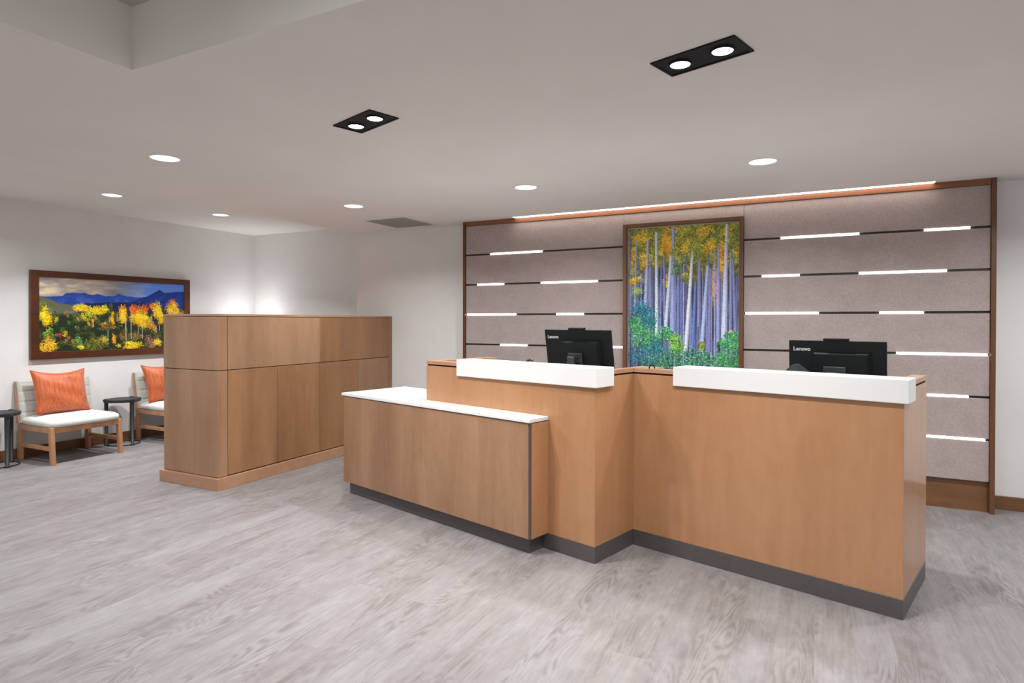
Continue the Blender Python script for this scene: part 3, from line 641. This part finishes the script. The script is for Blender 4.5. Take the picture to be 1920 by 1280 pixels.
# card reader on a post, right desk
cr2 = empty('card_reader', dw(-1.07, 3.52, .765), TH); tag(cr2, 'dark grey angular card reader in front of the right monitor behind white ledge', 'card reader')
bm = bmesh.new(); lathe(bm, [(0, 0), (.06, 0), (.06, .012), (.012, .018), (.012, .30), (0, .30)], 24); link('post', bm, M['black_plastic'], cr2, True)
bm = bmesh.new()
prof = [(-.075, .285), (-.062, .325), (-.015, .372), (.0, .372), (.10, .292), (.10, .27), (-.075, .27)]
for s in (-.04,): 
    lo = [bm.verts.new((x, s, z)) for x, z in prof]; hi = [bm.verts.new((x, s+.08, z)) for x, z in prof]
    bm.faces.new(lo); bm.faces.new(hi[::-1])
    for i in range(len(prof)): bm.faces.new((lo[i], hi[i], hi[(i+1) % len(prof)], lo[(i+1) % len(prof)]))
bmesh.ops.bevel(bm, geom=bm.edges[:], offset=.004, segments=2, affect='EDGES'); link('body', bm, M['dark_plastic'], cr2)
box('side_block', -.095, -.074, -.03, .03, .27, .325, M['chrome'], cr2, .002)
# curved handset beside left monitor
hs = empty('desk_phone', dw(-2.79, 3.28, .765), TH); tag(hs, 'small black curved handset piece peeking over the white ledge left of monitor', 'phone')
bm = bmesh.new(); bx(bm, -.08, .08, -.08, .08, 0, .03, .006, 2); bx(bm, -.03, .03, -.01, .03, .03, .29, .005, 2); link('base', bm, M['black_plastic'], hs)
bm = bmesh.new(); tube(bm, [(-.045, 0, .285), (-.04, 0, .305), (-.02, 0, .325), (.002, 0, .333), (.018, 0, .327), (.024, 0, .315)], [.011, .012, .012, .009, .007, .005], 12); tube(bm, [(-.035, 0, .300), (.0, 0, .300), (.04, 0, .292), (.07, 0, .282)], [.012, .011, .008, .005], 12)
link('handset', bm, M['dark_plastic'], hs, True)
# small wire loop on the cap
bm = bmesh.new(); tube(bm, [(-.0165+.0165*(1-math.cos(t)), 0, .002+.021*math.sin(t)) for t in np.linspace(0, math.pi, 14)], .0034, 8); lo = link('cable_loop', bm, M['black'], None, True)
lo.location = dw(-1.822, 3.27, ZCAP); lo.rotation_euler = (0, 0, .4); tag(lo, 'tiny black wire loop standing on the wooden cap where the two desks meet', 'cable')

# ------------------------------------------------------------------ waiting area
def soft_box(bm, x0, x1, y0, y1, z0, z1, rad, crown=0, seg=4, nx=8, ny=8):
    """cushion: box with rounded edges and a crowned top"""
    bx(bm, x0, x1, y0, y1, z0, z1, rad, seg)
def make_chair():
    """seat faces +X, back to -X; origin on the floor below the seat centre"""
    r = empty('lounge_chair', (0, 0, 0))
    HY = .33
    # cushion: superellipse dome
    bm = bmesh.new(); N = 22; gx, gy = .30, HY+.006
    def ring(z, k, inset):
        pts = []
        for i in range(4*N):
            t = 2*math.pi*i/(4*N); c, s = math.cos(t), math.sin(t); p = 7
            q = (abs(c)**p+abs(s)**p)**(-1/p); pts.append(bm.verts.new(((gx-inset)*c*q+.012, (gy-inset)*s*q, z)))
        return pts
    rs = [ring(*a) for a in ((.353, 0, .014), (.356, 0, .004), (.37, 0, 0), (.39, 0, .001), (.405, 0, .009), (.418, 0, .028), (.427, 0, .06), (.434, 0, .12), (.438, 0, .2))]
    for a, b_ in zip(rs, rs[1:]):
        for i in range(len(a)): bm.faces.new((a[i], a[(i+1) % len(a)], b_[(i+1) % len(a)], b_[i]))
    bm.faces.new(rs[-1]); bm.faces.new(rs[0][::-1]); link('seat_cushion', bm, M['seat_fabric'], r, True)
    # backrest, four padded rows, leaning
    bm = bmesh.new(); ny, nz = 24, 48; z0, z1 = .36, .772; th = .05
    def bp_(y, z, f):
        lean = -.265-.07*(z-z0)/(z1-z0)
        rowf = 1-.62*math.exp(-((((z-z0)/(z1-z0)*4+.5) % 1-.5)/.07)**2) if .1 < (z-z0)/(z1-z0) < .93 else .9
        ed = (1-abs(y)**10)
        return (lean+f*(th*.62+.018*rowf*ed), y*HY, z)
    gf = [[bm.verts.new(bp_(-1+2*i/ny, z0+(z1-z0)*j/nz, 1)) for i in range(ny+1)] for j in range(nz+1)]
    gb = [[bm.verts.new((bp_(-1+2*i/ny, z0+(z1-z0)*j/nz, 0)[0]-.004, (-1+2*i/ny)*HY, z0+(z1-z0)*j/nz)) for i in range(ny+1)] for j in range(nz+1)]
    for j in range(nz):
        for i in range(ny):
            bm.faces.new((gf[j][i], gf[j][i+1], gf[j+1][i+1], gf[j+1][i])); bm.faces.new((gb[j][i], gb[j+1][i], gb[j+1][i+1], gb[j][i+1]))
    for j in range(nz): bm.faces.new((gf[j][0], gf[j+1][0], gb[j+1][0], gb[j][0])); bm.faces.new((gf[j][ny], gb[j][ny], gb[j+1][ny], gf[j+1][ny]))
    for i in range(ny): bm.faces.new((gf[nz][i], gf[nz][i+1], gb[nz][i+1], gb[nz][i])); bm.faces.new((gf[0][i], gb[0][i], gb[0][i+1], gf[0][i+1]))
    link('backrest', bm, M['back_fabric'], r, True)
    def slab(bm, pts, w_, bev=.003):   # bar in x-z plane; pts quad (x,z) ; at y range w_
        lo = [bm.verts.new((x, w_[0], z)) for x, z in pts]; hi = [bm.verts.new((x, w_[1], z)) for x, z in pts]
        n = len(pts); bm.faces.new(lo); bm.faces.new(hi[::-1])
        for i in range(n): bm.faces.new((lo[i], hi[i], hi[(i+1) % n], lo[(i+1) % n]))
    for s in (-1, 1):
        ya, yb = (s*HY, s*(HY-.036)); w_ = (min(ya, yb), max(ya, yb))
        bm = bmesh.new(); slab(bm, [(.238, .352), (.288, .352), (.318, 0), (.276, 0)], w_); bmesh.ops.bevel(bm, geom=bm.edges[:], offset=.002, segments=1, affect='EDGES'); link('leg', bm, M['chair_wood'], r)
        bm = bmesh.new(); slab(bm, [(-.30, .352), (-.245, .352), (-.262, 0), (-.315, 0)], w_); bmesh.ops.bevel(bm, geom=bm.edges[:], offset=.002, segments=1, affect='EDGES'); link('leg', bm, M['chair_wood'], r)
        ya, yb = (s*(HY-.006), s*(HY-.026)); 
        bm = bmesh.new(); bx(bm, -.262, .270, min(ya, yb), max(ya, yb), .130, .168, .002); link('stretcher', bm, M['chair_wood'], r)
        bm = bmesh.new(); ya, yb = s*(HY+.001), s*(HY+.010); slab(bm, [(-.245, .352), (-.300, .352), (-.348, .768), (-.33, .768)], (min(ya, yb), max(ya, yb))); link('back_side_rail', bm, M['chair_wood'], r)
    bm = bmesh.new()
    bx(bm, .250, .286, -HY+.036, HY-.036, .298, .352, .002); bx(bm, -.29, -.26, -HY+.036, HY-.036, .298, .352, .002)
    for s in (-1, 1): bx(bm, -.246, .240, min(s*HY, s*(HY-.03)), max(s*HY, s*(HY-.03)), .300, .352, .002)
    link('seat_frame', bm, M['chair_wood'], r)
    bm = bmesh.new(); slab(bm, [(-.272, .35), (-.292, .35), (-.352, .76), (-.341, .76)], (-HY+.004, HY-.004)); link('back_board', bm, M['chair_wood'], r)
    return r
ch = make_chair(); ch.location = (-6.755, 3.497, 0)
tag(ch, 'low oak lounge chair with pale upholstery, whole in view under the landscape print', 'chair', 'waiting chairs along the left wall')
ch2 = copy_tree(ch); ch2.location = (-6.755, 4.665, 0)
tag(ch2, 'low oak lounge chair half hidden behind the maple storage cabinet', 'chair', 'waiting chairs along the left wall')

def make_pillow():
    r = empty('throw_pillow', (0, 0, 0)); N = 40; W = .252; Hh = .222
    def pt(u, v, s):
        e = (1-u*u)*(1-v*v); th = .088*max(0, e)**.42
        cu = 1-.09*(1-abs(v)**2.2)*abs(u)**2 ; cvv = 1-(.21 if v > 0 else .05)*(1-abs(u)**2)*abs(v)**2
        wr = .004*math.sin(9*v+4*u)*e
        return Vector((s*(th+wr), u*W*cu, v*Hh*cvv))
    bm = bmesh.new(); g = {}
    for s in (-1, 1):
        for i in range(N+1):
            for j in range(N+1):
                u, v = -1+2*i/N, -1+2*j/N
                edge = i in (0, N) or j in (0, N)
                if edge and s == 1: g[(s, i, j)] = g[(-1, i, j)]
                else: g[(s, i, j)] = bm.verts.new(pt(u, v, s))
        for i in range(N):
            for j in range(N): bm.faces.new((g[(s, i, j)], g[(s, i+1, j)], g[(s, i+1, j+1)], g[(s, i, j+1)]))
    link('pillow_cover', bm, M['pillow'], r, True)
    loop = [(-1+2*i/N, -1) for i in range(N)] + [(1, -1+2*i/N) for i in range(N)] + [(1-2*i/N, 1) for i in range(N)] + [(-1, 1-2*i/N) for i in range(N)]
    bm = bmesh.new(); tube(bm, [pt(u, v, 0) for u, v in loop], .0055, 8, closed=True); link('piping', bm, M['piping'], r, True)
    return r
pl = make_pillow(); pl.location = (-6.895, 3.475, .658); pl.rotation_euler = (R(-1.5), R(-16), R(2))
tag(pl, 'bright orange piped throw pillow leaning on the fully visible lounge chair', 'pillow', 'orange pillows on the lounge chairs')
pl2 = copy_tree(pl); pl2.location = (-6.895, 4.60, .655); pl2.rotation_euler = (R(3), R(-16), R(-3))
tag(pl2, 'orange throw pillow partly cut off by the storage cabinet edge', 'pillow', 'orange pillows on the lounge chairs')

def make_table():
    r = empty('side_table', (0, 0, 0)); HT = .505
    bm = bmesh.new(); pts = []
    for i in range(96):
        t = 2*math.pi*i/96; d = min(abs((t-a+math.pi) % (2*math.pi)-math.pi) for a in (0, R(120), R(240)))
        rr = .168+.02*math.exp(-(d/.22)**2); pts.append((rr*math.cos(t), rr*math.sin(t)))
    prism(bm, pts, HT-.030, HT); prism(bm, [(x*1.02, y*1.02) for x, y in pts], HT-.016, HT-.004)
    link('table_top', bm, M['iron'], r)
    bm = bmesh.new(); tube(bm, [(.158*math.cos(2*math.pi*i/64),   .158*math.sin(2*math.pi*i/64), .008) for i in range(64)], .0055, 8, closed=True); link('base_ring', bm, M['iron'], r, True)
    for a in (0, R(120), R(240)):
        x, y = .160*math.cos(a), .160*math.sin(a)
        bm = bmesh.new(); tube(bm, [(x, y, 0), (x, y, .012), (x, y, .014), (x, y, HT-.03), (x, y, HT+.006), (x, y, HT+.008)], [.024, .024, .0155, .020, .020, .013], 14); link('leg', bm, M['iron'], r, True)
    return r
tb = make_table(); tb.location = (-6.895, 2.94, 0)
tag(tb, 'small dark iron side table cut off by the left picture edge', 'side table', 'dark iron side tables')
tb2 = copy_tree(tb); tb2.location = (-6.895, 4.10, 0)
tag(tb2, 'small dark iron side table with lobed top between the two lounge chairs', 'side table', 'dark iron side tables')
